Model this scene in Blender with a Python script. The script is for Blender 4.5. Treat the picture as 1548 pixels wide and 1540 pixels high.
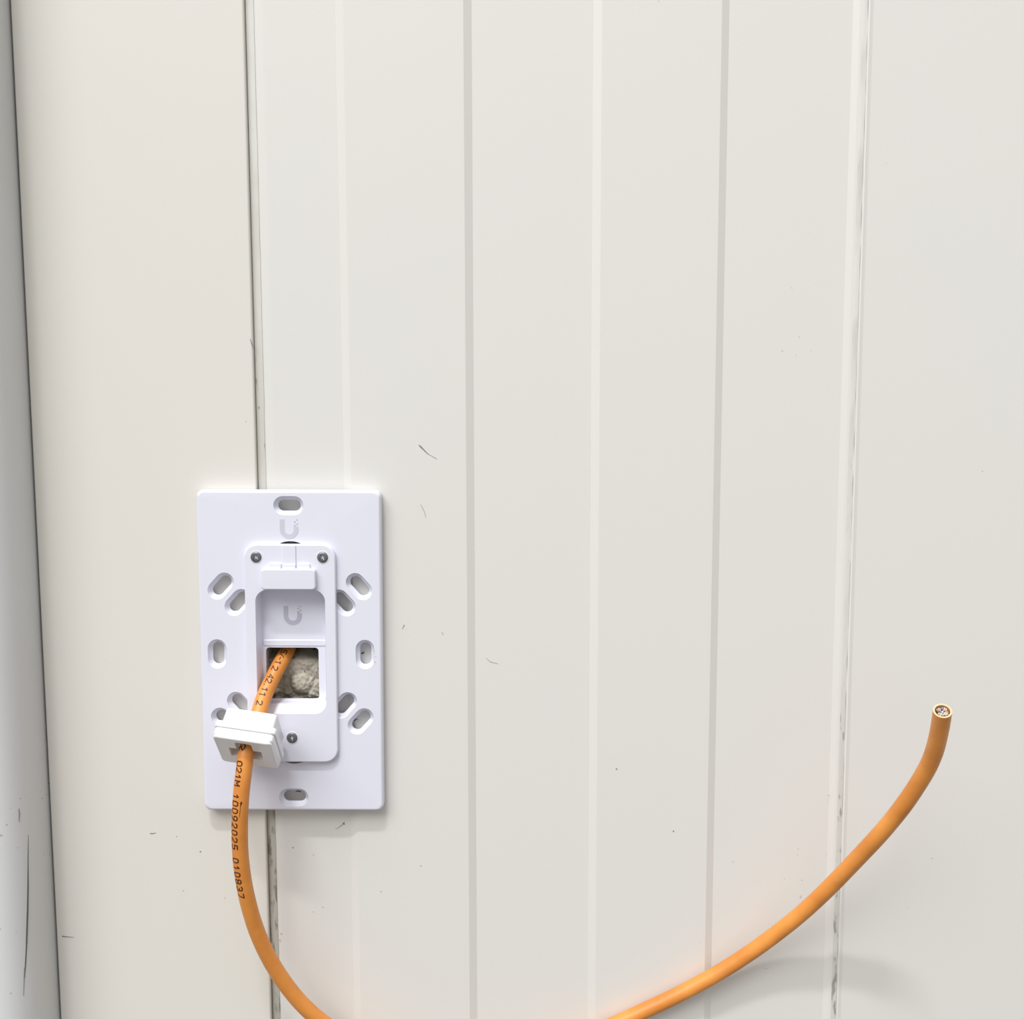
import bpy, bmesh, math, random
from mathutils import Vector, Matrix, noise
from mathutils.geometry import interpolate_bezier

random.seed(7)
S = bpy.context.scene
COL = S.collection
for o in list(bpy.data.objects):
    bpy.data.objects.remove(o)

# ------------------------------------------------------------------ camera, world, lights
F_PX = 1500.0                 # focal length in pixels of the 1548 px wide frame
DIST = 0.38                   # camera to wall, metres
U = DIST / F_PX               # wall unit: about a quarter of a millimetre
Z0 = 1.10                     # camera height over the floor
_d = Vector((29, -15100, 1500)).normalized()          # straight down, seen in camera axes (right, up, forward)
_x = (Vector((1, 0, 0)) - _d * _d.x).normalized()
_y = _d.cross(_x) * -1
if _y.z < 0: _y = -_y
CX, CY, CZ = _x, _y, -_d      # world axes in camera axes

def cam_to_world(c): return Vector((CX.dot(c), CY.dot(c), CZ.dot(c)))
R_w, U_w, F_w = (cam_to_world(Vector(a)) for a in ((1, 0, 0), (0, 1, 0), (0, 0, 1)))

cam = bpy.data.objects.new('camera', bpy.data.cameras.new('camera'))
COL.objects.link(cam)
cam.data.sensor_fit = 'HORIZONTAL'; cam.data.sensor_width = 36
cam.data.lens = 36 * F_PX / 1548
cam.data.clip_start = 0.005
m = Matrix((R_w, U_w, -F_w)).transposed().to_4x4()
m.translation = Vector((0, -DIST, Z0))
cam.matrix_world = m
S.camera = cam

S.view_settings.view_transform = 'Standard'
S.view_settings.look = 'None'
S.view_settings.exposure = -0.07
S.view_settings.gamma = 1.0
S.view_settings.use_curve_mapping = False

W = bpy.data.worlds.new('room_light'); S.world = W; W.use_nodes = True
bg = W.node_tree.nodes['Background']
bg.inputs[0].default_value = (1.0, 0.99, 0.97, 1); bg.inputs[1].default_value = 0.61

def area(name, loc, target, sx, sy, power, color=(1, 1, 1)):
    l = bpy.data.lights.new(name, 'AREA'); l.shape = 'RECTANGLE'; l.size = sx; l.size_y = sy
    l.energy = power; l.color = color
    o = bpy.data.objects.new(name, l); COL.objects.link(o)
    o.location = loc
    o.rotation_euler = (Vector(target) - Vector(loc)).to_track_quat('-Z', 'Y').to_euler()
    return o
TGT = (0.0, 0, Z0 - 0.09)
area('ceiling_lamp_light', (-0.54, -2.7, Z0 - 0.09 + 2.7 * 2.2), TGT, 1.1, 0.17, 195)
area('left_ceiling_lamp_light', (-2.6, -4.1, Z0 + 4.6), TGT, 3.6, 3.0, 250)
area('overhead_fill_light', (-1.2, -2.7, Z0 + 5.2), (0, -0.2, Z0), 8.0, 3.0, 120)  # unseen soft fill added overhead, stands in for ceiling bounce and brightens upward faces

# ------------------------------------------------------------------ helpers
def V(x, z, h): return Vector((x * U, -h * U, Z0 + z * U))      # wall coordinates: right, up, out from the wall

def at(px, py, h):
    c = cam_to_world(Vector(((px - 774) / F_PX, -(py - 770) / F_PX, 1)))
    t = (DIST - h * U) / c.y
    return Vector((c.x * t, c.y * t - DIST, Z0 + c.z * t))

def link(name, me, mat, parent=None, smooth=None):
    o = bpy.data.objects.new(name, me); COL.objects.link(o)
    if mat: me.materials.append(mat)
    if smooth is not None:
        for p in me.polygons: p.use_smooth = True
        try:
            me.set_sharp_from_angle(angle=math.radians(smooth))
        except Exception: pass
        if smooth < 60:
            w = o.modifiers.new('weighted_normals', 'WEIGHTED_NORMAL'); w.weight = 80; w.keep_sharp = True
    if parent: o.parent = parent; o.matrix_parent_inverse = parent.matrix_world.inverted()
    return o

def from_bm(name, bm, mat, parent=None, smooth=None):
    bmesh.ops.recalc_face_normals(bm, faces=bm.faces)
    me = bpy.data.meshes.new(name); bm.to_mesh(me); bm.free()
    return link(name, me, mat, parent, smooth)

def empty(name, loc, label=None, cat=None):
    o = bpy.data.objects.new(name, None); COL.objects.link(o); o.location = loc
    o.empty_display_size = 0.01
    if label: o['label'] = label; o['category'] = cat
    bpy.context.view_layer.update()
    return o

def rr(cx, cy, w, h, r, n=6):
    """rounded rectangle loop"""
    r = max(min(r, w / 2 - .01, h / 2 - .01), .01)
    pts = []
    for (sx, sy, a0) in ((1, 1, 0), (-1, 1, 90), (-1, -1, 180), (1, -1, 270)):
        for k in range(n + 1):
            a = math.radians(a0 + 90 * k / n)
            pts.append((cx + sx * (w / 2 - r) + r * math.cos(a), cy + sy * (h / 2 - r) + r * math.sin(a)))
    return pts

def box_rr(x0, x1, y0, y1, r, n=6): return rr((x0 + x1) / 2, (y0 + y1) / 2, x1 - x0, y1 - y0, r, n)

def stadium(cx, cy, L, r, ang, n=10):
    a = math.radians(ang); ux, uy = math.cos(a), math.sin(a)
    pts = []
    for s in (1, -1):
        for k in range(n + 1):
            b = a + (0 if s == 1 else math.pi) - math.pi / 2 + math.pi * k / n
            pts.append((cx + s * ux * L / 2 + r * math.cos(b), cy + s * uy * L / 2 + r * math.sin(b)))
    return pts

def circle(cx, cy, r, n=24, ry=None):
    ry = ry or r
    return [(cx + r * math.cos(2 * math.pi * k / n), cy + ry * math.sin(2 * math.pi * k / n)) for k in range(n)]

def solid(bm, chains, fmap, caps=('ends',)):
    """chains: lists of (h, loop); consecutive loops are bridged. Chains' first loops form the front cap, last the back cap."""
    fronts, backs = [], []
    for ch in chains:
        prev = None
        for (h, loop) in ch:
            vs = [bm.verts.new(fmap(x, y, h)) for (x, y) in loop]
            if prev:
                n = len(vs)
                for i in range(n):
                    bm.faces.new((prev[i], prev[(i + 1) % n], vs[(i + 1) % n], vs[i]))
            else: fronts.append(vs)
            prev = vs
        backs.append(prev)
    def cap(loops):
        es = []
        for vs in loops:
            for i in range(len(vs)):
                a, b = vs[i], vs[(i + 1) % len(vs)]
                e = bm.edges.get((a, b)) or bm.edges.new((a, b)); es.append(e)
        bmesh.ops.triangle_fill(bm, use_beauty=True, use_dissolve=False, edges=es)
    cap(fronts)
    if 'noback' not in caps: cap(backs)

def bevel_chain(h1, h0, loopf, b, n=3, back=0.0):
    """front edge rounded by b; loopf(inset) gives the loop"""
    out = []
    for k in range(n + 1):
        a = math.pi / 2 * k / n
        out.append((h1 - b * (1 - math.cos(a)), loopf(b * (1 - math.sin(a)))))
    out.append((h0 + back, loopf(0)))
    if back: out.append((h0, loopf(back)))
    return out

# ------------------------------------------------------------------ materials
def mat(name, color, rough=0.5, metal=0.0, spec=0.5):
    m = bpy.data.materials.new(name); m.use_nodes = True
    b = m.node_tree.nodes['Principled BSDF']
    b.inputs['Base Color'].default_value = (*color, 1)
    b.inputs['Roughness'].default_value = rough
    b.inputs['Metallic'].default_value = metal
    b.inputs['Specular IOR Level'].default_value = spec
    return m, m.node_tree, b

def add_noise(nt, b, c1, c2, scale, lo, hi, detail=4, vec_scale=None):
    tc = nt.nodes.new('ShaderNodeTexCoord'); src = tc.outputs['Object']
    if vec_scale:
        mp = nt.nodes.new('ShaderNodeMapping'); mp.inputs['Scale'].default_value = vec_scale
        nt.links.new(src, mp.inputs['Vector']); src = mp.outputs['Vector']
    n = nt.nodes.new('ShaderNodeTexNoise'); n.inputs['Scale'].default_value = scale; n.inputs['Detail'].default_value = detail
    nt.links.new(src, n.inputs['Vector'])
    r = nt.nodes.new('ShaderNodeMapRange'); r.inputs[1].default_value = lo; r.inputs[2].default_value = hi
    nt.links.new(n.outputs['Fac'], r.inputs[0])
    mx = nt.nodes.new('ShaderNodeMix'); mx.data_type = 'RGBA'
    mx.inputs[6].default_value = (*c1, 1); mx.inputs[7].default_value = (*c2, 1)
    nt.links.new(r.outputs[0], mx.inputs[0])
    return mx, r, src

def add_bump(nt, b, src, scale, strength, dist):
    n = nt.nodes.new('ShaderNodeTexNoise'); n.inputs['Scale'].default_value = scale; n.inputs['Detail'].default_value = 3
    nt.links.new(src, n.inputs['Vector'])
    bp = nt.nodes.new('ShaderNodeBump'); bp.inputs['Strength'].default_value = strength; bp.inputs['Distance'].default_value = dist
    nt.links.new(n.outputs['Fac'], bp.inputs['Height']); nt.links.new(bp.outputs[0], b.inputs['Normal'])

def spots(nt, base_socket, src, scale, thr, color, soft=0.03, gate_scale=9.0, gate=(0.5, 0.62)):
    """small specks of dirt gathered in patches"""
    n = nt.nodes.new('ShaderNodeTexNoise'); n.inputs['Scale'].default_value = scale; n.inputs['Detail'].default_value = 2
    nt.links.new(src, n.inputs['Vector'])
    r = nt.nodes.new('ShaderNodeMapRange'); r.inputs[1].default_value = thr; r.inputs[2].default_value = thr + soft
    nt.links.new(n.outputs['Fac'], r.inputs[0])
    g = nt.nodes.new('ShaderNodeTexNoise'); g.inputs['Scale'].default_value = gate_scale
    nt.links.new(src, g.inputs['Vector'])
    gr = nt.nodes.new('ShaderNodeMapRange'); gr.inputs[1].default_value = gate[0]; gr.inputs[2].default_value = gate[1]
    nt.links.new(g.outputs['Fac'], gr.inputs[0])
    mu = nt.nodes.new('ShaderNodeMath'); mu.operation = 'MULTIPLY'
    nt.links.new(r.outputs[0], mu.inputs[0]); nt.links.new(gr.outputs[0], mu.inputs[1])
    mx = nt.nodes.new('ShaderNodeMix'); mx.data_type = 'RGBA'
    nt.links.new(mu.outputs[0], mx.inputs[0]); nt.links.new(base_socket, mx.inputs[6]); mx.inputs[7].default_value = (*color, 1)
    return mx.outputs[2]

def wall_paint(name, c1, c2):
    m, nt, b = mat(name, c1, 0.42, 0, 0.35)
    mx, r, src = add_noise(nt, b, c1, c2, 5.0, 0.35, 0.65)
    out = spots(nt, mx.outputs[2], src, 420, 0.735, (0.50, 0.48, 0.44), 0.03, 14, (0.58, 0.7))
    nt.links.new(out, b.inputs['Base Color'])
    add_bump(nt, b, src, 900, 0.10, 0.0002)
    return m
M_flat = wall_paint('cream_painted_steel', (0.745, 0.715, 0.655), (0.735, 0.71, 0.66))
M_rib = wall_paint('offwhite_painted_steel', (0.745, 0.725, 0.685), (0.735, 0.725, 0.69))

def sealant(name, c1, c2, dirty, grime, zlo, zhi):
    m, nt, b = mat(name, c1, 0.65)
    mx, r, src = add_noise(nt, b, c1, c2, 120, 0.42, 0.62, 5, (1, 1, .25))
    n = nt.nodes.new('ShaderNodeTexNoise'); n.inputs['Scale'].default_value = 520; n.inputs['Detail'].default_value = 3
    nt.links.new(src, n.inputs['Vector'])
    sep = nt.nodes.new('ShaderNodeSeparateXYZ'); nt.links.new(nt.nodes['Texture Coordinate'].outputs['Object'], sep.inputs[0])
    zr = nt.nodes.new('ShaderNodeMapRange'); zr.inputs[1].default_value = zhi; zr.inputs[2].default_value = zlo
    zr.inputs[3].default_value = 0.0; zr.inputs[4].default_value = 0.17
    nt.links.new(sep.outputs[2], zr.inputs[0])
    ad = nt.nodes.new('ShaderNodeMath'); ad.operation = 'ADD'
    nt.links.new(n.outputs['Fac'], ad.inputs[0]); nt.links.new(zr.outputs[0], ad.inputs[1])
    r2 = nt.nodes.new('ShaderNodeMapRange'); r2.inputs[1].default_value = 0.69; r2.inputs[2].default_value = 0.80
    nt.links.new(ad.outputs[0], r2.inputs[0])
    m2 = nt.nodes.new('ShaderNodeMix'); m2.data_type = 'RGBA'
    nt.links.new(r2.outputs[0], m2.inputs[0]); low = nt.nodes.new('ShaderNodeMapRange'); low.inputs[1].default_value = zhi; low.inputs[2].default_value = zlo
    nt.links.new(sep.outputs[2], low.inputs[0])
    m3 = nt.nodes.new('ShaderNodeMix'); m3.data_type = 'RGBA'
    nt.links.new(low.outputs[0], m3.inputs[0]); nt.links.new(mx.outputs[2], m3.inputs[6]); m3.inputs[7].default_value = (*dirty, 1)
    nt.links.new(m3.outputs[2], m2.inputs[6]); m2.inputs[7].default_value = (*grime, 1)
    nt.links.new(m2.outputs[2], b.inputs['Base Color']); add_bump(nt, b, src, 400, 0.4, 0.0004)
    return m
M_seal = sealant('grimy_sealant', (0.70, 0.69, 0.64), (0.64, 0.625, 0.57), (0.46, 0.445, 0.395), (0.22, 0.205, 0.17), Z0 - 520 * U, Z0 + 100 * U)
M_seal2 = sealant('painted_sealant', (0.70, 0.69, 0.65), (0.60, 0.59, 0.55), (0.62, 0.61, 0.57), (0.34, 0.33, 0.30), Z0 - 760 * U, Z0 - 100 * U)

M_post, nt, b = mat('grey_painted_post', (0.50, 0.51, 0.515), 0.45, 0, 0.4)
mx, r, src = add_noise(nt, b, (0.69, 0.70, 0.705), (0.66, 0.665, 0.66), 6, 0.35, 0.65)
out = spots(nt, mx.outputs[2], src, 500, 0.71, (0.32, 0.32, 0.31), 0.03, 14, (0.5, 0.6))
nt.links.new(out, b.inputs['Base Color']); add_bump(nt, b, src, 700, 0.12, 0.0002)

M_plast, nt, b = mat('white_plastic', (0.765, 0.77, 0.865), 0.38, 0, 0.5)
tc = nt.nodes.new('ShaderNodeTexCoord'); add_bump(nt, b, tc.outputs['Object'], 4000, 0.08, 0.00005)
M_plug, nt, b = mat('glossy_white_plastic', (0.83, 0.83, 0.85), 0.3, 0, 0.5)
M_logo, _, _ = mat('emblem_grey', (0.60, 0.60, 0.68), 0.5)
M_logo2, _, _ = mat('emblem_dark_grey', (0.52, 0.51, 0.60), 0.5)
M_screw, nt, b = mat('screw_steel', (0.20, 0.20, 0.205), 0.42, 0.7)
tc = nt.nodes.new('ShaderNodeTexCoord'); add_bump(nt, b, tc.outputs['Object'], 3000, 0.25, 0.0001)
M_mark, _, _ = mat('dark_scuff', (0.10, 0.10, 0.09), 0.7)
M_mark2, _, _ = mat('faint_scuff', (0.46, 0.44, 0.42), 0.7)
M_mark3, _, _ = mat('grey_scuff', (0.25, 0.24, 0.23), 0.7)

M_cable, nt, b = mat('orange_cable_jacket', (0.85, 0.33, 0.05), 0.42, 0, 0.5)
mx, r, src = add_noise(nt, b, (0.80, 0.31, 0.06), (0.64, 0.225, 0.038), 55, 0.38, 0.66, 5)
out = spots(nt, mx.outputs[2], src, 500, 0.68, (0.6, 0.3, 0.12), 0.04, 30, (0.5, 0.6))
nt.links.new(out, b.inputs['Base Color']); add_bump(nt, b, src, 420, 0.25, 0.0003)
M_ink, _, _ = mat('cable_ink', (0.06, 0.018, 0.01), 0.5)
M_cut, _, _ = mat('cut_jacket_edge', (0.80, 0.52, 0.30), 0.6)
M_dark, _, _ = mat('cable_filler', (0.03, 0.03, 0.035), 0.7)
M_recess_shade, _, _ = mat('painted_recess_shade', (0.03, 0.03, 0.03), 0.8)
M_copper, _, _ = mat('bare_copper', (0.85, 0.42, 0.25), 0.3, 1.0)

M_foam, nt, b = mat('old_insulation_foam', (0.5, 0.46, 0.38), 0.85)
mx, r, src = add_noise(nt, b, (0.50, 0.47, 0.39), (0.31, 0.285, 0.21), 90, 0.4, 0.7, 4)
out = spots(nt, mx.outputs[2], src, 420, 0.66, (0.08, 0.07, 0.05), 0.04, 60, (0.45, 0.58))
nt.links.new(out, b.inputs['Base Color']); add_bump(nt, b, src, 350, 0.35, 0.0005)
M_core, _, _ = mat('panel_core', (0.22, 0.20, 0.16), 0.9)
M_floor, nt, b = mat('concrete_floor', (0.33, 0.32, 0.31), 0.7)
mx, r, src = add_noise(nt, b, (0.15, 0.147, 0.143), (0.11, 0.108, 0.105), 4, 0.3, 0.7)
nt.links.new(mx.outputs[2], b.inputs['Base Color'])

# ------------------------------------------------------------------ floor and wall
ZB, ZT = -Z0 / U + 2, 1.4 / U          # foot and head of the wall in wall units
bm = bmesh.new()
bmesh.ops.create_cube(bm, size=1, matrix=Matrix.Translation((0, -3.8, -0.05)) @ Matrix.Diagonal((12, 8.0, 0.1, 1)))
fl = from_bm('floor', bm, M_floor); fl['kind'] = 'structure'

bm = bmesh.new()
bmesh.ops.create_cube(bm, size=1, matrix=Matrix.Translation((0, (95 + 200) * U, 1.25)) @ Matrix.Diagonal((2.9, 400 * U, 2.5, 1)))
wall = from_bm('wall_back', bm, M_core); wall['kind'] = 'structure'

def fv(x, y, h): return V(x, y, h)

HOLE = (-382, -292, -456, -348)        # rough hole cut in the sheet for the cable

def panel(profile, material, hole=None, ret=60, t=4):
    """folded steel sheet: profile of (x, h) swept up the wall, edges returned into the wall"""
    bm = bmesh.new()
    x0, x1 = profile[0][0], profile[-1][0]
    front = [(x0, -ret)] + list(profile) + [(x1, -ret)]
    if hole:
        xs = [p[0] for p in profile]
        def hh(x):
            for (a, ha), (b_, hb) in zip(profile, profile[1:]):
                if a <= x <= b_: return ha + (hb - ha) * (x - a) / (b_ - a)
        extra = [(x, hh(x)) for x in (hole[0], hole[1])]
        front = [(x0, -ret)] + sorted(list(profile) + extra, key=lambda p: p[0]) + [(x1, -ret)]
    rows = [ZB, ZT] if not hole else [ZB, hole[2], hole[3], ZT]
    grid = [[bm.verts.new(fv(x, z, h)) for (x, h) in front] for z in rows]
    for j in range(len(rows) - 1):
        for i in range(len(front) - 1):
            if hole and j == 1 and front[i][0] >= hole[0] - .01 and front[i + 1][0] <= hole[1] + .01: continue
            bm.faces.new((grid[j][i], grid[j][i + 1], grid[j + 1][i + 1], grid[j + 1][i]))
    bmesh.ops.recalc_face_normals(bm, faces=bm.faces)
    big = max(bm.faces, key=lambda f: f.calc_area() * (1 if abs(f.normal.y) > .9 else 0))
    if big.normal.y > 0: bmesh.ops.reverse_faces(bm, faces=bm.faces)
    me = bpy.data.meshes.new('panel'); bm.to_mesh(me); bm.free()
    o = link('panel', me, material, wall)
    md = o.modifiers.new('thickness', 'SOLIDIFY'); md.thickness = t * U; md.offset = -1      # the sheet's thickness lies behind its face
    return o

def lip(x, h, s, r=2.5):   # small rounded fold at a sheet edge: s=+1 opening to the right
    return [(x, h - r), (x + s * r * .3, h - r * .35), (x + s * r, h)]

# smooth cream sheet left of the seam
pts = lip(-724.5, 0, 1) + lip(-387.6, 0, -1, 2.2)[::-1]
p1 = panel(pts, M_flat)
p1['label'] = 'smooth cream steel sheet'
# ribbed sheet
rib = [(-369, -8), (-365, -6.2), (-255.5, -6), (-243.5, -0.5), (-69.5, 0), (-57.5, -6), (119.5, -6), (131.5, -0.3), (305, 0), (317, -6), (496.5, -6), (505, -2), (512.2, -1), (513.6, -2.5)]
rib = [(-371, -14), (-370.5, -10)] + rib
# the narrow band beside the seam belongs to this sheet
rib = [(-385.5, -11), (-384, -9.8), (-376, -8.2), (-368, -6.7), (-361, -6)] + rib[4:]
p2 = panel(rib, M_rib, hole=HOLE)
p3 = panel(lip(516.6, 1.6, 1, 2.2) + [(522, 0.6), (524.5, 0)] + lip(1500, 0, -1)[::-1], M_rib)
# boards out of the frame on both sides
def rib_from(x):
    return [(x, -6), (x + 130, -6), (x + 141, 0), (x + 316, 0), (x + 327, -6), (x + 505, -6), (x + 516, 0), (x + 690, 0), (x + 701, -6), (x + 882, -6), (x + 890, -1)]
panel(rib_from(1504), M_rib); panel([(2398, 0), (3390, 0)], M_flat); panel(rib_from(3394), M_rib)
panel([(-2400, 0), (-1290, 0)], M_flat); panel(rib_from(-3294), M_rib); panel([(-4300, 0), (-3298, 0)], M_flat)

def strip(name, x0, x1, h, material, rise=-1.0, wob=0.6, z0=ZB, z1=ZT, gap=None):
    bm = bmesh.new(); zs = []
    z = -1000.0
    zs = [ZB] + [-1000 + 12 * k for k in range(135)] + [ZT]
    rows = []
    for z in zs:
        w = noise.noise(Vector((x0 * .1, z * .03, 0))) * wob
        rows.append([bm.verts.new(fv(x0, z, h - 1.2)), bm.verts.new(fv(x0 + (x1 - x0) * .35, z, h - .2 + w * .5)),
                     bm.verts.new(fv(x0 + (x1 - x0) * .7, z, h + rise * .7 - w * .3)), bm.verts.new(fv(x1 + w, z, h + rise))])
    for a, b_ in zip(rows, rows[1:]):
        zm = a[0].co.z / U - Z0 / U
        if gap and gap[0] - 12 < zm < gap[1]: continue
        for i in range(3): bm.faces.new((a[i], a[i + 1], b_[i + 1], b_[i]))
    return from_bm(name, bm, material, wall, 80)
s1 = strip('joint_sealant', -386.8, -374.5, -7.7, M_seal, rise=0.5, wob=.6); s1['label'] = 'grimy putty coloured sealant'
s2 = strip('joint_sealant', 508.5, 516.4, -0.3, M_seal2, rise=-.2, wob=.9); s2['label'] = 'thin off-white sealant bead'
# sealant must not bridge the cable hole
bm = bmesh.new(); bm.from_mesh(s1.data)
bmesh.ops.delete(bm, geom=[f for f in bm.faces if (HOLE[2] - 2) < (f.calc_center_median().z - Z0) / U < (HOLE[3] + 2) and (f.calc_center_median().x / U) > -383.5], context='FACES')
bm.to_mesh(s1.data); bm.free()

# lumpy insulation foam inside the hole
bm = bmesh.new(); NX, NZ = 84, 96; g = []
rf = random.Random(11)
blobs = [(-322, -384, 20, -17), (-300, -402, 15, -16), (-345, -398, 20, -20), (-330, -422, 17, -15), (-306, -432, 17, -18), (-352, -436, 17, -24), (-366, -412, 16, -30), (-343, -370, 12, -30), (-299, -376, 9, -34)]
blobs += [(-384 + 98 * rf.random(), -458 + 88 * rf.random(), 3.5 + 6 * rf.random(), -21 - 8 * rf.random()) for _ in range(70)]
for j in range(NZ + 1):
    row = []
    for i in range(NX + 1):
        x = -384 + 98 * i / NX; z = -462 + 122 * j / NZ
        q = Vector((x * .09, z * .09, 1.7))
        wx = x + 4 * noise.noise(q * .8); wz = z + 4 * noise.noise(q * .8 + Vector((9, 2, 4)))
        fx, fz = (i / NX), (j / NZ)
        h = -46 - max(0, fz - .60) * 260
        for (bx, bz, br, bh) in blobs:
            d2 = ((wx - bx) ** 2 + (wz - bz) ** 2) / (br * br)
            if d2 < 1.6: h = max(h, bh + br * (math.sqrt(max(0, 1 - d2 * .6)) - 1) * .9 - max(0, fz - .62) * 260)
        h += 2.2 * noise.fractal(q * 2.2, 1.0, 2.1, 4)
        row.append(bm.verts.new(fv(x, z, max(h, -88))))
    g.append(row)
for j in range(NZ):
    for i in range(NX): bm.faces.new((g[j][i], g[j][i + 1], g[j + 1][i + 1], g[j + 1][i]))
foam = from_bm('insulation_foam', bm, M_foam, wall, 180); foam['kind'] = 'stuff'

# grey post on the left
bm = bmesh.new()
prof = [(-727, -60), (-727, 60)]
for k in range(1, 13):
    a = math.pi / 2 * k / 12
    prof.append((-727 - 42 * (1 - math.cos(a)), 60 + 42 * math.sin(a)))
prof += [(-1246, 102)]
for k in range(1, 9):
    a = math.pi / 2 * k / 8
    prof.append((-1246 - 42 * math.sin(a), 60 + 42 * math.cos(a)))
prof += [(-1288, -60)]
r0 = [bm.verts.new(fv(x, ZB, h)) for x, h in prof]; r1 = [bm.verts.new(fv(x, ZT, h)) for x, h in prof]
for i in range(len(prof)): 
    j = (i + 1) % len(prof); bm.faces.new((r0[i], r0[j], r1[j], r1[i]))
bm.faces.new(r0); bm.faces.new(r1[::-1])
post = from_bm('trim_1', bm, M_post, None, 40); post['kind'] = 'structure'
post['label'] = 'grey painted rounded steel post left of the cream wall panels'

# scuffs and scratches
def streak(name, pts, material, parent, h=0.0, lift=0.35):
    """pts: (px, py, width) on the surface at height h"""
    bm = bmesh.new(); L = []; c = [at(p[0], p[1], (p[3] if len(p) > 3 else h)) for p in pts]
    for i, p in enumerate(pts):
        t = (c[min(i + 1, len(c) - 1)] - c[max(i - 1, 0)]).normalized()
        nrm = Vector((0, -1, 0)) if parent is not post else Vector((0.6, -0.8, 0)).normalized()
        s = t.cross(nrm).normalized() * (p[2] * U / 2)
        q = c[i] + nrm * lift * U
        L.append((bm.verts.new(q + s), bm.verts.new(q - s), bm.verts.new(q - s - nrm * .6 * U), bm.verts.new(q + s - nrm * .6 * U)))
    for a, b_ in zip(L, L[1:]):
        for k in range(4): bm.faces.new((a[k], a[(k + 1) % 4], b_[(k + 1) % 4], b_[k]))
    bm.faces.new(L[0]); bm.faces.new(L[-1][::-1])
    return from_bm(name, bm, material, parent)

streak('scratch', [(633, 672, .8), (636, 675, 2.2), (640, 679, 1.6), (644, 683, 1.2), (647, 686, .6)], M_mark3, p2)
streak('scratch', [(646, 685, 1), (653, 689, .8), (660, 693, 1.2)], M_mark2, p2)
streak('scratch', [(636, 762, .6), (641, 772, 1), (644, 782, .6)], M_mark2, p2)
streak('scratch', [(611, 944, 1.8), (608, 950, 1)], M_mark2, p2)
streak('scratch', [(668, 955, 1), (670, 959, 1.2)], M_mark2, p2)
streak('scratch', [(735, 994, .6), (741, 1000, 1.4), (754, 1003, .5)], M_mark2, p2, -6)
streak('scratch', [(94, 1415, 2.2), (100, 1415.5, 1.4), (112, 1416.5, .5)], M_mark3, p1)
streak('scratch', [(227, 1259.5, 1.6), (232, 1259.5, 1.4), (236, 1258.5, .5)], M_mark3, p1)
for (x, y, r_, h) in ((932, 1162, 2.2, 0), (1018, 1256, 2.2, 0), (267, 1264, 2, 0), (303, 1287, 2.4, 0), (277, 1346, 2, 0), (340, 1357, 1.8, 0), (372, 637, 1.4, 0),
                   (391, 615, 2, -7), (1253, 1202, 2, 0), (443, 1281, 2.2, -6), (474, 1292, 1.8, -6), (636, 1308, 2, 0), (488, 1371, 2, -6), (576, 1347, 1.6, 0),
                   (425, 1411, 2, -6), (423, 1421, 1.8, -6), (474, 1378, 1.6, -6), (1212, 1330, 1.8, -6), (520, 1245, 3, -6), (1409, 1297, 1.8, 0), (1485, 712, 1.4, 0)):
    pr = p1 if x < 375 else (p2 if x < 1290 else post and p3)
    streak('speck', [(x - r_ / 2, y - r_ / 3, .6), (x, y, r_), (x + r_ / 2, y + r_ / 3, .6)], M_mark2 if r_ < 2.2 else M_mark3, pr, h)
streak('scratch', [(521, 1241, 1), (517, 1247, 2), (511, 1251, 1.2), (507, 1253, .8)], M_mark2, p2, -6)
streak('scratch', [(378, 512, .8), (381, 520, 1.8), (383.5, 526, 1.2)], M_mark3, p1)

streak('speck', [(546, 988, 1), (548.5, 987, 3), (551, 985.5, 1)], M_mark, p2)
streak('scratch', [(536, 1090, 1.2), (538, 1086.5, 1.4), (541, 1088, .8)], M_mark, p2)
streak('scratch', [(447, 1196.5, .8), (450, 1195, 2), (455, 1196.5, 1.4)], M_mark, p2, -6)
def post_hit(px, py):
    h = 104.0
    while h > 0:
        X = at(px, py, h).x / U
        lim = -727 if h <= 60 else (-727 - 42 * (1 - math.cos(math.asin(min(1, (h - 60) / 42)))))
        if X <= lim and h <= 102: return h
        h -= .25
    return 0
def on_post(name, pts, material): streak(name, [(x, y, w, post_hit(x, y)) for (x, y, w) in pts], material, post, 0, .5)
on_post('scratch', [(42.9, 1262, .6), (42.2, 1300, 1.4), (41.8, 1340, 3.0), (41.2, 1380, 3.2), (40, 1420, 2.6), (38.5, 1455, 1.8), (37, 1478, .8)], M_mark)
on_post('scratch', [(37, 1462, 1.2), (36.4, 1478, 1.4), (35.5, 1505, .5)], M_mark3)
on_post('scratch', [(28.5, 1222, 1), (29.2, 1230, 2.4), (28.8, 1242, .8)], M_mark3)

# ------------------------------------------------------------------ mounting plate
PC = V(-336.7, -366.0, 0)
ROT = math.radians(-0.33)
cr, sr = math.cos(ROT), math.sin(ROT)
def pm(x, y, h):
    return Vector((PC.x + (x * cr - y * sr) * U, PC.y - h * U, PC.z + (x * sr + y * cr) * U))
plate = empty('mounting_plate', pm(0, -249, 1), 'white plastic mounting plate with slotted holes over the seam of the cream wall panels', 'wall plate')

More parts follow.
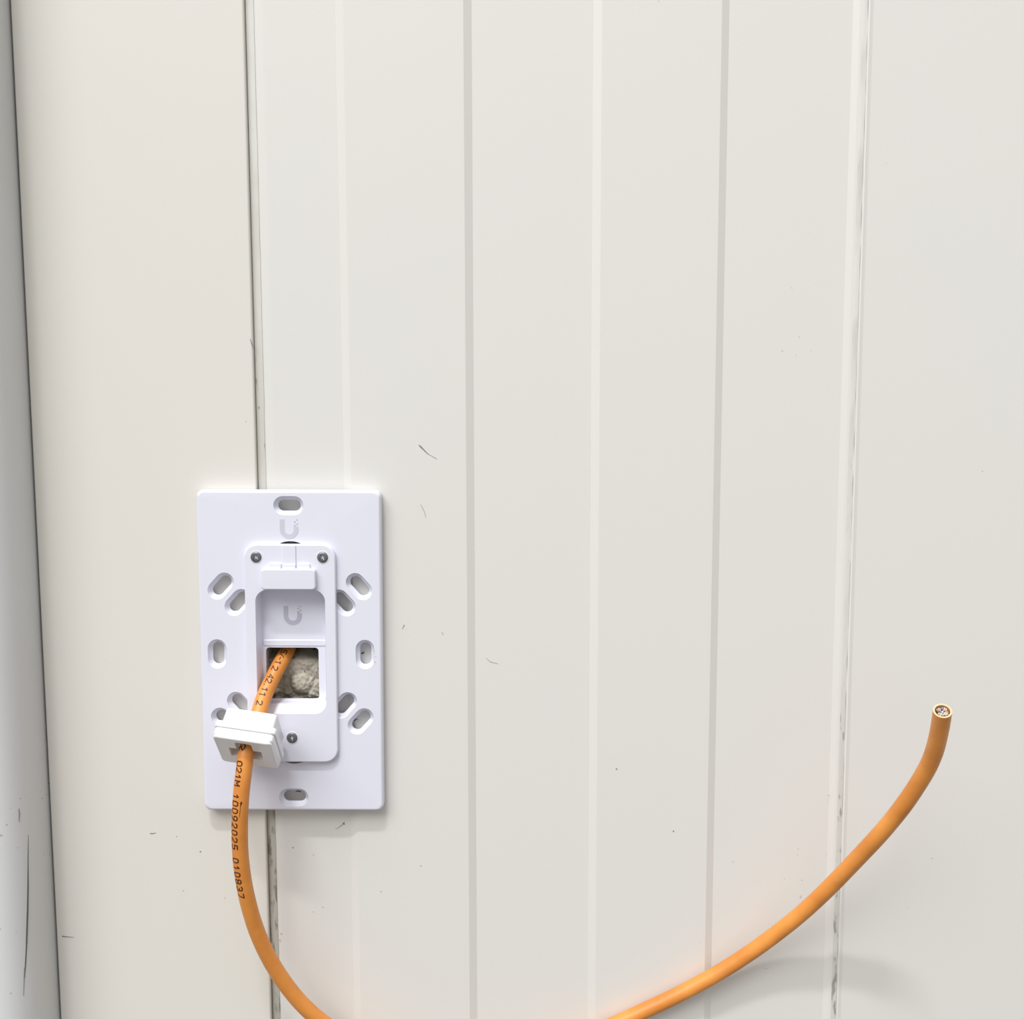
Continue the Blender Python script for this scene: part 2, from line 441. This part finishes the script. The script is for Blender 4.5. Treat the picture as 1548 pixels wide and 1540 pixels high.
slots = [(0, 225.5, 17, 0), (0, -227, 17, 0), (-112.4, -1.5, 17, 90), (112.4, -1.5, 17, 90)]
for sx in (-1, 1):
    slots += [(sx * 104.5, 103, 17.4, 48 if sx < 0 else 132), (sx * 79.5, 78, 17.4, 48 if sx < 0 else 132),
              (sx * 104.5, -106, 17.4, 132 if sx < 0 else 48), (sx * 79.5, -81, 17.4, 132 if sx < 0 else 48)]
bm = bmesh.new()
PH = 20
def plate_loop(i): return rr(0, 0, 277 - 2 * i, 497 - 2 * i, 10 - i * .6, 6)
ch = [[(PH, plate_loop(4.2)), (PH - .5, plate_loop(2.6)), (PH - 2.2, plate_loop(.9)), (PH - 4.6, plate_loop(.25)), (PH - 8.5, plate_loop(0)), (PH - 9, plate_loop(1.0)), (PH - 10, plate_loop(1.0)), (PH - 10.4, plate_loop(.2)), (2.2, plate_loop(.2)), (1, plate_loop(1.4))]]
for (x, y, L, a) in slots:
    prof_ = ((PH, 14.3), (PH - 1.4, 13.5), (PH - 5, 12.3), (PH - 7.6, 9.4), (PH - 8.3, 8.6), (PH - 9, 8.5), (PH - 12, 11.0), (1, 11.5))
    ch.append([(h_, stadium(x, y, L, r_, a)) for (h_, r_) in prof_])
# notch and box opening behind the housing
ch.append([(PH, circle(2, 160, 22, 28, 11.8)), (1, circle(2, 160, 22, 28, 11.8))])
ch.append([(PH, circle(2, -161, 22, 28, 12)), (1, circle(2, -161, 22, 28, 12))])
ch.append([(PH, box_rr(-59, 61, -92, 112, 14)), (1, box_rr(-59, 61, -92, 112, 14))])
solid(bm, ch, pm)
from_bm('base_plate', bm, M_plast, plate, 35)

def emblem(cx, cy, h, s, material, parent):
    """letter-like U with three small squares off its right arm"""
    def f(x, y, hh): return pm(cx + x * s, cy + y * s, hh)
    bm = bmesh.new()
    out = [(-14, 14.5), (-14, -1)]
    for k in range(1, 13):
        a = math.pi + math.pi * k / 12; out.append((14 * math.cos(a), -1 + 14.2 * math.sin(a)))
    out += [(14, 3.2), (10.6, 3.2), (10.6, 6.6), (7, 6.6), (7, -1)]
    for k in range(1, 11):
        a = 0 - math.pi * k / 10; out.append((7 * math.cos(a), -1 + 7.4 * math.sin(a)))
    out += [(-7, 11), (-7, 14.5)]
    solid(bm, [[(h + .35, out), (h - .3, out)]], f)
    for (x, y, w) in ((8.6, 10.8, 2.4), (12.2, 7.6, 2.6), (11.9, 14, 2.0)):
        lp = [(x - w / 2, y - w / 2), (x + w / 2, y - w / 2), (x + w / 2, y + w / 2), (x - w / 2, y + w / 2)]
        solid(bm, [[(h + .35, lp), (h - .3, lp)]], f)
    e = from_bm('emblem', bm, material, parent); return e
for (x, y, w) in ((565.5, 984, 1.5), (568, 992, 1.3), (566.5, 1000.5, 2.0), (564, 977, 1.2)):
    streak('speck', [(x - w / 2, y, .6), (x, y, w), (x + w / 2, y + .4, .6)], M_mark2, plate, PH)
e = emblem(0.5, 190.5, PH, 1.0, M_logo, plate); e['label'] = 'pale grey U-shaped emblem'

# housing
HH = 28
def hm(x, y, h): return pm(x + 2, y, h)
def hl(i): return rr(0, 0, 137 - 2 * i, 336 - 2 * i, 20 - i, 8)
bm = bmesh.new()
ol = bevel_chain(HH, PH, hl, 2.2, 3)
ol += [(PH, box_rr(-57, 57, -88, 108, 16, 8)), (-1.5, box_rr(-57, 57, -88, 108, 16, 8))]
ol[-3] = (PH, hl(0))
op = [(HH, box_rr(-52.8, 52.8, -92, 99.5, 19, 8)), (HH - 1.2, box_rr(-52.0, 52.0, -90.6, 98.8, 18, 8)), (HH - 5, box_rr(-51.2, 51.2, -86, 98.3, 17, 8)), (HH - 9, box_rr(-50.5, 50.5, -81, 98, 15, 8)), (HH - 11, box_rr(-50, 50, -79, 98, 15, 8)),
      (3.2, box_rr(-49, 49, -78, 97, 12, 8)), (3, box_rr(-48.5, 48.5, -77.5, 96.5, 12, 8)),
      (3, box_rr(-44.5, 36.5, -76.2, 4.8, 5.5, 8)), (-1.5, box_rr(-44.5, 36.5, -76.2, 4.8, 5.5, 8))]
solid(bm, [ol, op], hm)
housing = from_bm('housing', bm, M_plast, plate, 35)
# raised step across the back wall of the recess, above the cable hole
bm = bmesh.new(); lp = box_rr(-48, 48, 7.5, 17, 2, 3)
solid(bm, [[(4.2, box_rr(-47.5, 47.5, 8.3, 16, 2, 3)), (3.4, lp), (2.9, lp)]], hm); from_bm('ledge', bm, M_plast, housing, 35)
e = emblem(0.0, 55.0, 3, 1.0, M_logo2, housing); e['label'] = 'grey-violet U-shaped emblem'
bm = bmesh.new()
solid(bm, [bevel_chain(38, HH - .2, lambda i: rr(-0.5, 116.5, 81 - 2 * i, 31 - 2 * i, 4.5 - i * .5, 5), 1.8, 3)], hm)
from_bm('latch_tab', bm, M_plast, housing, 40)
bm = bmesh.new()
solid(bm, [bevel_chain(32.5, HH - .2, lambda i: box_rr(-9.6 + i, 9.6 - i, 131.6 + i, 138.5 - i, 1.2, 3), .8, 2)], hm)
solid(bm, [bevel_chain(30.0, HH - .2, lambda i: box_rr(-9.6 + i, 9.6 - i, 137.5 + i, 166.5 - i, .8, 3), .6, 2)], hm)
from_bm('latch_neck', bm, M_plast, housing, 40)
for sx in (-1, 1):
    bm = bmesh.new()
    x0, x1 = sorted((sx * 12.2, sx * 31))
    solid(bm, [bevel_chain(31.8, HH - .2, lambda i: box_rr(x0 + i, x1 - i, 131.6 + i, 139 - i, 1.2, 3), .8, 2)], hm)
    from_bm('latch_rib', bm, M_plast, housing, 40)

def screw(x, y, ang):
    bm = bmesh.new()
    pts = []; a, w = 4.6, 1.25
    for (px_, py_) in ((a, -w), (a, w), (w, w), (w, a), (-w, a), (-w, w), (-a, w), (-a, -w), (-w, -w), (-w, -a), (w, -a), (w, -w)):
        c, s = math.cos(ang), math.sin(ang); pts.append((x + px_ * c - py_ * s, y + px_ * s + py_ * c))
    dp = [(x + (p[0] - x) * .75, y + (p[1] - y) * .75) for p in pts]
    outer = [(HH + 1.9, circle(x, y, 5.6)), (HH + 1.5, circle(x, y, 7.3)), (HH + .7, circle(x, y, 8.1)), (HH - 3, circle(x, y, 8.1))]
    inner = [(HH + 1.9, pts), (HH - 2.6, dp), (HH - 3, dp)]
    solid(bm, [outer, inner], hm)
    o = from_bm('screw', bm, M_screw, housing, 35)
    o.data.materials.append(M_recess_shade)  # shade inside the cross recess, painted in as a near-black colour
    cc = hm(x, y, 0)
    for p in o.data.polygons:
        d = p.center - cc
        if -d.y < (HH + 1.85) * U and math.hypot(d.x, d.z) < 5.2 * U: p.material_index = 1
    bm = bmesh.new()
    solid(bm, [[(HH + .45, circle(x, y, 9.6)), (HH - .3, circle(x, y, 10.2))], [(HH + .45, circle(x, y, 8.4)), (HH - .3, circle(x, y, 8.2))]], hm)
    from_bm('screw_seat', bm, M_plast, housing, 35)
screw(-49.8, 148.5, .75); screw(49.8, 148.5, .5); screw(-1.0, -129.5, .1)

# ------------------------------------------------------------------ cable plug frame
PB = at(387.0, 1092.0, 61)                  # centre of the plug's rear face, on the cable
ray = (PB - cam.location).normalized()
v_to = -ray
v_r = R_w - ray * R_w.dot(ray); v_r.normalize()
v_dn = v_r.cross(v_to) ; v_dn = -v_dn if v_dn.dot(-U_w) < 0 else v_dn
def ivec(x, y, z): return v_r * x + v_dn * y + v_to * z
e_n = ivec(-.24, .88, .41).normalized()
e_w = ivec(.955, .136, .263); e_w = (e_w - e_n * e_w.dot(e_n)).normalized()
e_d = ivec(.176, .455, -.873); e_d = (e_d - e_n * e_d.dot(e_n) - e_w * e_d.dot(e_w)).normalized()
def gm(x, y, h): return PB + e_w * x * U + e_d * (-y) * U + e_n * h * U

# ------------------------------------------------------------------ cable path
def on_axis(n): return PB + e_n * n * U
ctrl = [at(452, 950, -84), at(444, 962, -58), at(436.5, 980, -33), at(425.5, 999, -9), at(415, 1019, 9), at(406, 1038, 24), at(398.6, 1054, 36)]
ctrl += [on_axis(-12), on_axis(0), on_axis(20), on_axis(40), on_axis(52)]
ctrl += [at(369.8, 1158, 101), at(366.0, 1187, 107), at(362.9, 1226, 109), at(362.4, 1265, 107), at(363.8, 1296, 104), at(367.6, 1327, 100), at(373.3, 1357, 95),
         at(386.0, 1402, 84), at(403.5, 1442, 72), at(425.5, 1479, 61), at(453, 1514, 51), at(482, 1541, 43), at(540, 1580, 33), at(620, 1612, 25), at(700, 1618, 20), at(780, 1606, 17), at(860, 1579, 16),
         at(951.5, 1537.7, 16), at(1003.4, 1514, 16.5), at(1055, 1488, 18), at(1106.7, 1458, 22), at(1158.4, 1422.5, 32), at(1210, 1382, 52), at(1254, 1341, 77), at(1300, 1293, 108),
         at(1331, 1260, 130), at(1362.3, 1222, 152), at(1387, 1186, 172), at(1409.0, 1146.8, 196), at(1420.5, 1103, 225), at(1424.8, 1074.5, 246)]

def catmull(P, per=8):
    out = []
    for i in range(len(P) - 1):
        p0 = P[max(i - 1, 0)]; p1 = P[i]; p2 = P[i + 1]; p3 = P[min(i + 2, len(P) - 1)]
        d01 = max((p1 - p0).length, 1e-9) ** .5; d12 = (p2 - p1).length ** .5; d23 = max((p3 - p2).length, 1e-9) ** .5
        m1 = (p2 - p1) if i == 0 else ((p1 - p0) / d01 - (p2 - p0) / (d01 + d12) + (p2 - p1) / d12) * d12
        m2 = (p2 - p1) if i == len(P) - 2 else ((p2 - p1) / d12 - (p3 - p1) / (d12 + d23) + (p3 - p2) / d23) * d12
        for k in range(per):
            t = k / per; t2, t3 = t * t, t * t * t
            out.append(p1 * (2 * t3 - 3 * t2 + 1) + m1 * (t3 - 2 * t2 + t) + p2 * (-2 * t3 + 3 * t2) + m2 * (t3 - t2))
    out.append(P[-1].copy()); return out
path = catmull(ctrl, 8)
for _ in range(12):       # relax small kinks
    path = [path[0]] + [path[i] * .5 + (path[i - 1] + path[i + 1]) * .25 for i in range(1, len(path) - 1)] + [path[-1]]
# even spacing
acc = [0.0]
for a, b_ in zip(path, path[1:]): acc.append(acc[-1] + (b_ - a).length)
TOT = acc[-1]; NP = 420
def point_at(s):
    s = min(max(s, 0), TOT - 1e-9)
    lo, hi = 0, len(acc) - 1
    while hi - lo > 1:
        mid = (lo + hi) // 2
        if acc[mid] <= s: lo = mid
        else: hi = mid
    return path[lo].lerp(path[hi], (s - acc[lo]) / (acc[hi] - acc[lo]))
pts3 = [point_at(TOT * k / NP) for k in range(NP + 1)]
tang = [(pts3[min(i + 1, NP)] - pts3[max(i - 1, 0)]).normalized() for i in range(NP + 1)]
nrm = [tang[0].orthogonal().normalized()]
for i in range(1, NP + 1):
    n = nrm[-1] - tang[i] * nrm[-1].dot(tang[i]); nrm.append(n.normalized())
RC = 11.7
cable = empty('network_cable', pts3[NP // 2], 'orange network cable with printed digits curving from the wall plate to a cut end', 'cable')

def ring(bm, i, r, n=28, off=0.0):
    b_ = tang[i].cross(nrm[i]); c = pts3[i] + tang[i] * off * U
    return [bm.verts.new(c + (nrm[i] * math.cos(2 * math.pi * k / n) + b_ * math.sin(2 * math.pi * k / n)) * r * U) for k in range(n)]
def bridge(bm, a, b_):
    n = len(a)
    for k in range(n): bm.faces.new((a[k], a[(k + 1) % n], b_[(k + 1) % n], b_[k]))
bm = bmesh.new(); prev = None
for i in range(NP + 1):
    wob = 1 + .012 * noise.noise(Vector((i * .13, 0, 3)))
    rg = ring(bm, i, RC * wob)
    if prev: bridge(bm, prev, rg)
    else: bm.faces.new(rg[::-1])
    prev = rg
from_bm('jacket', bm, M_cable, cable, 80)
# cut rim, hollow mouth
bm = bmesh.new()
a = ring(bm, NP, RC * 1.0, off=-.4); b1 = ring(bm, NP, RC * .99, off=.5); c1 = ring(bm, NP, RC * .80, off=.5); d1 = ring(bm, NP, RC * .77, off=-26)
bridge(bm, a, b1); bridge(bm, b1, c1); bridge(bm, c1, d1)
from_bm('cut_rim', bm, M_cut, cable, 50)
bm = bmesh.new(); e1 = ring(bm, NP, RC * .76, off=-7); bm.faces.new(e1); e2 = ring(bm, NP, RC * .76, off=-10); bridge(bm, e1, e2)
from_bm('filler', bm, M_dark, cable)
# crossed separator and eight insulated wires
tb = tang[NP].cross(nrm[NP])
def endpt(x, y, z): return pts3[NP] + (nrm[NP] * x + tb * y + tang[NP] * z) * U
bm = bmesh.new()
lp = [(8, -.5), (8, .5), (.5, .5), (.5, 8), (-.5, 8), (-.5, .5), (-8, .5), (-8, -.5), (-.5, -.5), (-.5, -8), (.5, -8), (.5, -.5)]
solid(bm, [[(-1.5, lp), (-14, lp)]], endpt)
Msep, _, _ = mat('separator_plastic', (0.55, 0.55, 0.56), 0.5)
from_bm('separator', bm, Msep, cable)
wire_cols = [('blue', (.10, .14, .28)), ('white', (.5, .49, .48)), ('brown', (.25, .13, .07)), ('white', (.5, .46, .42)), ('green', (.42, .50, .30)), ('white', (.62, .62, .5)), ('orange', (.75, .33, .12)), ('white', (.6, .5, .42))]
for k, (nm, c) in enumerate(wire_cols):
    q = math.pi / 4 + (k // 2) * math.pi / 2 + (.42 if k % 2 else -.42)
    cx_, cy_ = 5.1 * math.cos(q), 5.1 * math.sin(q)
    Mw = bpy.data.materials.get('wire_' + nm + str(k)) or mat('wire_' + nm + str(k), c, .45)[0]
    bm = bmesh.new(); z1 = -1.5 + 1.6 * random.random()
    solid(bm, [[(z1, circle(cx_, cy_, 2.0, 14)), (-12, circle(cx_, cy_, 2.0, 14))]], endpt)
    w_ = from_bm('wire', bm, Mw, cable, 40); w_['label'] = nm + ' insulated wire end'
    bm = bmesh.new(); solid(bm, [[(z1 + .5, circle(cx_, cy_, 1.0, 10)), (-3, circle(cx_, cy_, 1.0, 10))]], endpt)
    from_bm('copper_core', bm, M_copper, w_, 40)

# printed characters wrapped on the jacket
def project(p):
    v = p - cam.location
    x, y, z = v.dot(R_w), v.dot(U_w), v.dot(F_w)
    return 774 + F_PX * x / z, 770 - F_PX * y / z
proj = [project(p) for p in pts3]
def index_for_y(y):           # first passage down the left loop
    for i in range(NP):
        if proj[i][1] <= y <= proj[i + 1][1]: return i + (y - proj[i][1]) / (proj[i + 1][1] - proj[i][1])
    return 0
GLYPH = {'0': [[(0, 1.2), (0, 4.8), (1, 6), (3, 6), (4, 4.8), (4, 1.2), (3, 0), (1, 0), (0, 1.2)]], '1': [[(.7, 4.6), (2.4, 6), (2.4, 0)]],
 '2': [[(0, 5), (1, 6), (3, 6), (4, 5), (4, 4), (0, 0), (4, 0)]], '3': [[(0, 5.4), (1, 6), (3, 6), (4, 5), (4, 4), (3, 3.1), (1.6, 3.1)], [(3, 3.1), (4, 2), (4, 1), (3, 0), (1, 0), (0, .7)]],
 '4': [[(3, 0), (3, 6), (0, 2), (4, 2)]], '5': [[(4, 6), (.3, 6), (0, 3.3), (3, 3.5), (4, 2.5), (4, 1), (3, 0), (0, .2)]],
 '6': [[(3.6, 6), (1.5, 5.6), (0, 3.6), (0, 1), (1, 0), (3, 0), (4, 1), (4, 2.4), (3, 3.4), (.2, 3)]], '7': [[(0, 6), (4, 6), (1.5, 0)]],
 '8': [[(1, 3.1), (0, 4), (0, 5), (1, 6), (3, 6), (4, 5), (4, 4), (3, 3.1), (1, 3.1), (0, 2), (0, 1), (1, 0), (3, 0), (4, 1), (4, 2), (3, 3.1)]],
 '9': [[(.5, 0), (2.6, .5), (4, 2.6), (4, 5), (3, 6), (1, 6), (0, 5), (0, 3.6), (1, 2.7), (3.8, 3)]], 'M': [[(0, 0), (0, 6), (2, 2.8), (4, 6), (4, 0)]],
 '.': [[(1.8, .1), (2.4, .1)]], '-': [[(.8, 3), (3.4, 3)]], '/': [[(.4, 0), (3.6, 6)]]}
def print_text(bm, items, phi, width, height, sw=1.7):
    """strokes of each character laid on the jacket: width runs along the cable, height around it"""
    ds = TOT / NP
    for (chv, y) in items:
        i0 = index_for_y(y)
        def place(a, b_):       # a along the cable, b_ around, both in wall units
            s = i0 * ds + a * U
            i = min(max(int(s / ds), 0), NP - 1); fr = s / ds - i
            c = pts3[i].lerp(pts3[i + 1], fr); tg = tang[i].lerp(tang[i + 1], fr).normalized()
            tocam = (cam_pt - c); tocam = (tocam - tg * tocam.dot(tg)).normalized()
            side = tg.cross(tocam)
            if side.dot(R_w) < 0: side = -side
            ang = phi + b_ / RC
            return bm.verts.new(c + (tocam * math.cos(ang) + side * math.sin(ang)) * (RC * 1.012 + .12) * U)
        for st in GLYPH[chv]:
            P_ = [Vector(((p[0] - 2) / 4 * width, (p[1] - 3) / 6 * height)) for p in st]
            for p, q in zip(P_, P_[1:]):
                d = (q - p).normalized(); n_ = Vector((-d.y, d.x)) * sw / 2
                p2_, q2_ = p - d * sw * .4, q + d * sw * .4
                K = max(1, int((q2_ - p2_).length / 1.5)); prv = None
                for k in range(K + 1):
                    c_ = p2_.lerp(q2_, k / K)
                    cur = (place(*(c_ + n_)), place(*(c_ - n_)))
                    if prv: bm.faces.new((prv[0], prv[1], cur[1], cur[0]))
                    prv = cur
cam_pt = cam.location.copy()
bm = bmesh.new()
line = [('2', 1134)] + [(c, 1153 + 9.7 * k) for k, c in enumerate('021M')] + [(c, 1200.5 + 10.6 * k) for k, c in enumerate('10092025')] + [(c, 1294.5 + 10.4 * k) for k, c in enumerate('010837')]
print_text(bm, line, math.radians(-43), 6.3, 9.6)
line2 = [('6', 984.5), ('5', 992.5), ('/', 997.5), ('-', 1001.5), ('1', 1007), ('2', 1015.5), ('4', 1027.5), ('2', 1034), ('.', 1040), ('1', 1046.5), ('1', 1053.5), ('2', 1066)]
print_text(bm, line2, math.radians(-20), 6.0, 8.6, 1.5)
pr = from_bm('printing', bm, M_ink, cable); pr['label'] = 'dark brown printed digits'
# ink blot and scratch line beside the digits
bm = bmesh.new(); ds = TOT / NP
def on_jacket(i0, ang, lift=.35):
    i = int(i0); fr = i0 - i; c = pts3[i].lerp(pts3[i + 1], fr); tg = tang[i]
    tocam = (cam_pt - c); tocam = (tocam - tg * tocam.dot(tg)).normalized(); side = tg.cross(tocam)
    if side.dot(R_w) < 0: side = -side
    return c + (tocam * math.cos(ang) + side * math.sin(ang)) * (RC * 1.012 + lift) * U
seq = [(1207, .08, .03), (1209.5, .06, .12), (1212, .03, .05), (1216, 0, .02), (1223, -.03, .03), (1230, -.07, .015)]
L = [(bm.verts.new(on_jacket(index_for_y(y), a - w)), bm.verts.new(on_jacket(index_for_y(y), a + w))) for (y, a, w) in seq]
for p, q in zip(L, L[1:]): bm.faces.new((p[0], p[1], q[1], q[0]))
from_bm('ink_blot', bm, M_ink, cable)

# ------------------------------------------------------------------ cable plug
plug = empty('cable_plug', gm(0, 0, 24), 'small white square plastic plug with a keyhole front, threaded on the orange cable', 'plug')
D0 = 0
bm = bmesh.new()
def hole_c(r=12.6): return circle(0, 0, r, 28)
solid(bm, [[(35, rr(0, 0, 76, 74, 5, 4)), (1, rr(0, 0, 76, 74, 5, 4)), (0, rr(0, 0, 74, 72, 4.5, 4))], [(35, hole_c()), (1, hole_c()), (0, hole_c())]], gm)
from_bm('body', bm, M_plug, plug, 35)
def ringpart(name, n0, n1, w, d, b=1.6, inner=(70, 68)):
    bm = bmesh.new()
    f = lambda i: rr(0, 0, w - 2 * i, d - 2 * i, 6, 4)
    i_ = rr(0, 0, inner[0], inner[1], 4, 4)
    solid(bm, [[(n1, f(b)), (n1 - b * .35, f(b * .35)), (n1 - b, f(0)), (n0 + b, f(0)), (n0 + b * .35, f(b * .35)), (n0, f(b))], [(n1, i_), (n1 - 1, i_), (n1 - 2, i_), (n0 + 2, i_), (n0 + 1, i_), (n0, i_)]], gm)
    return from_bm(name, bm, M_plug, plug, 35)
ringpart('rear_flange', 23.5, 33.5, 90, 86)
ringpart('front_flange', 33.8, 45, 87, 83)
# front face with T-shaped keyhole
T = [(-9.5, 31), (-12.5, 29), (-12.5, 11), (-25, 11), (-25, -17), (25, -17), (25, 11), (12.5, 11), (12.5, 29), (9.5, 31)]
Ti = [(x * .97, y * .97) for x, y in T]
bm = bmesh.new()
f = lambda i: rr(0, 0, 86 - 2 * i, 82 - 2 * i, 7, 5)
solid(bm, [[(49.5, f(3.0)), (49.8, f(2.2)), (49.2, f(.8)), (48, f(0)), (45.3, f(0)), (35.2, f(6))], [(49.5, T), (49.2, Ti), (48, Ti), (46, Ti), (40, Ti), (35.2, Ti)]], gm)
from_bm('face_plate', bm, M_plug, plug, 35)

print('tris', sum(len(o.data.polygons) for o in bpy.data.objects if o.type == 'MESH'))
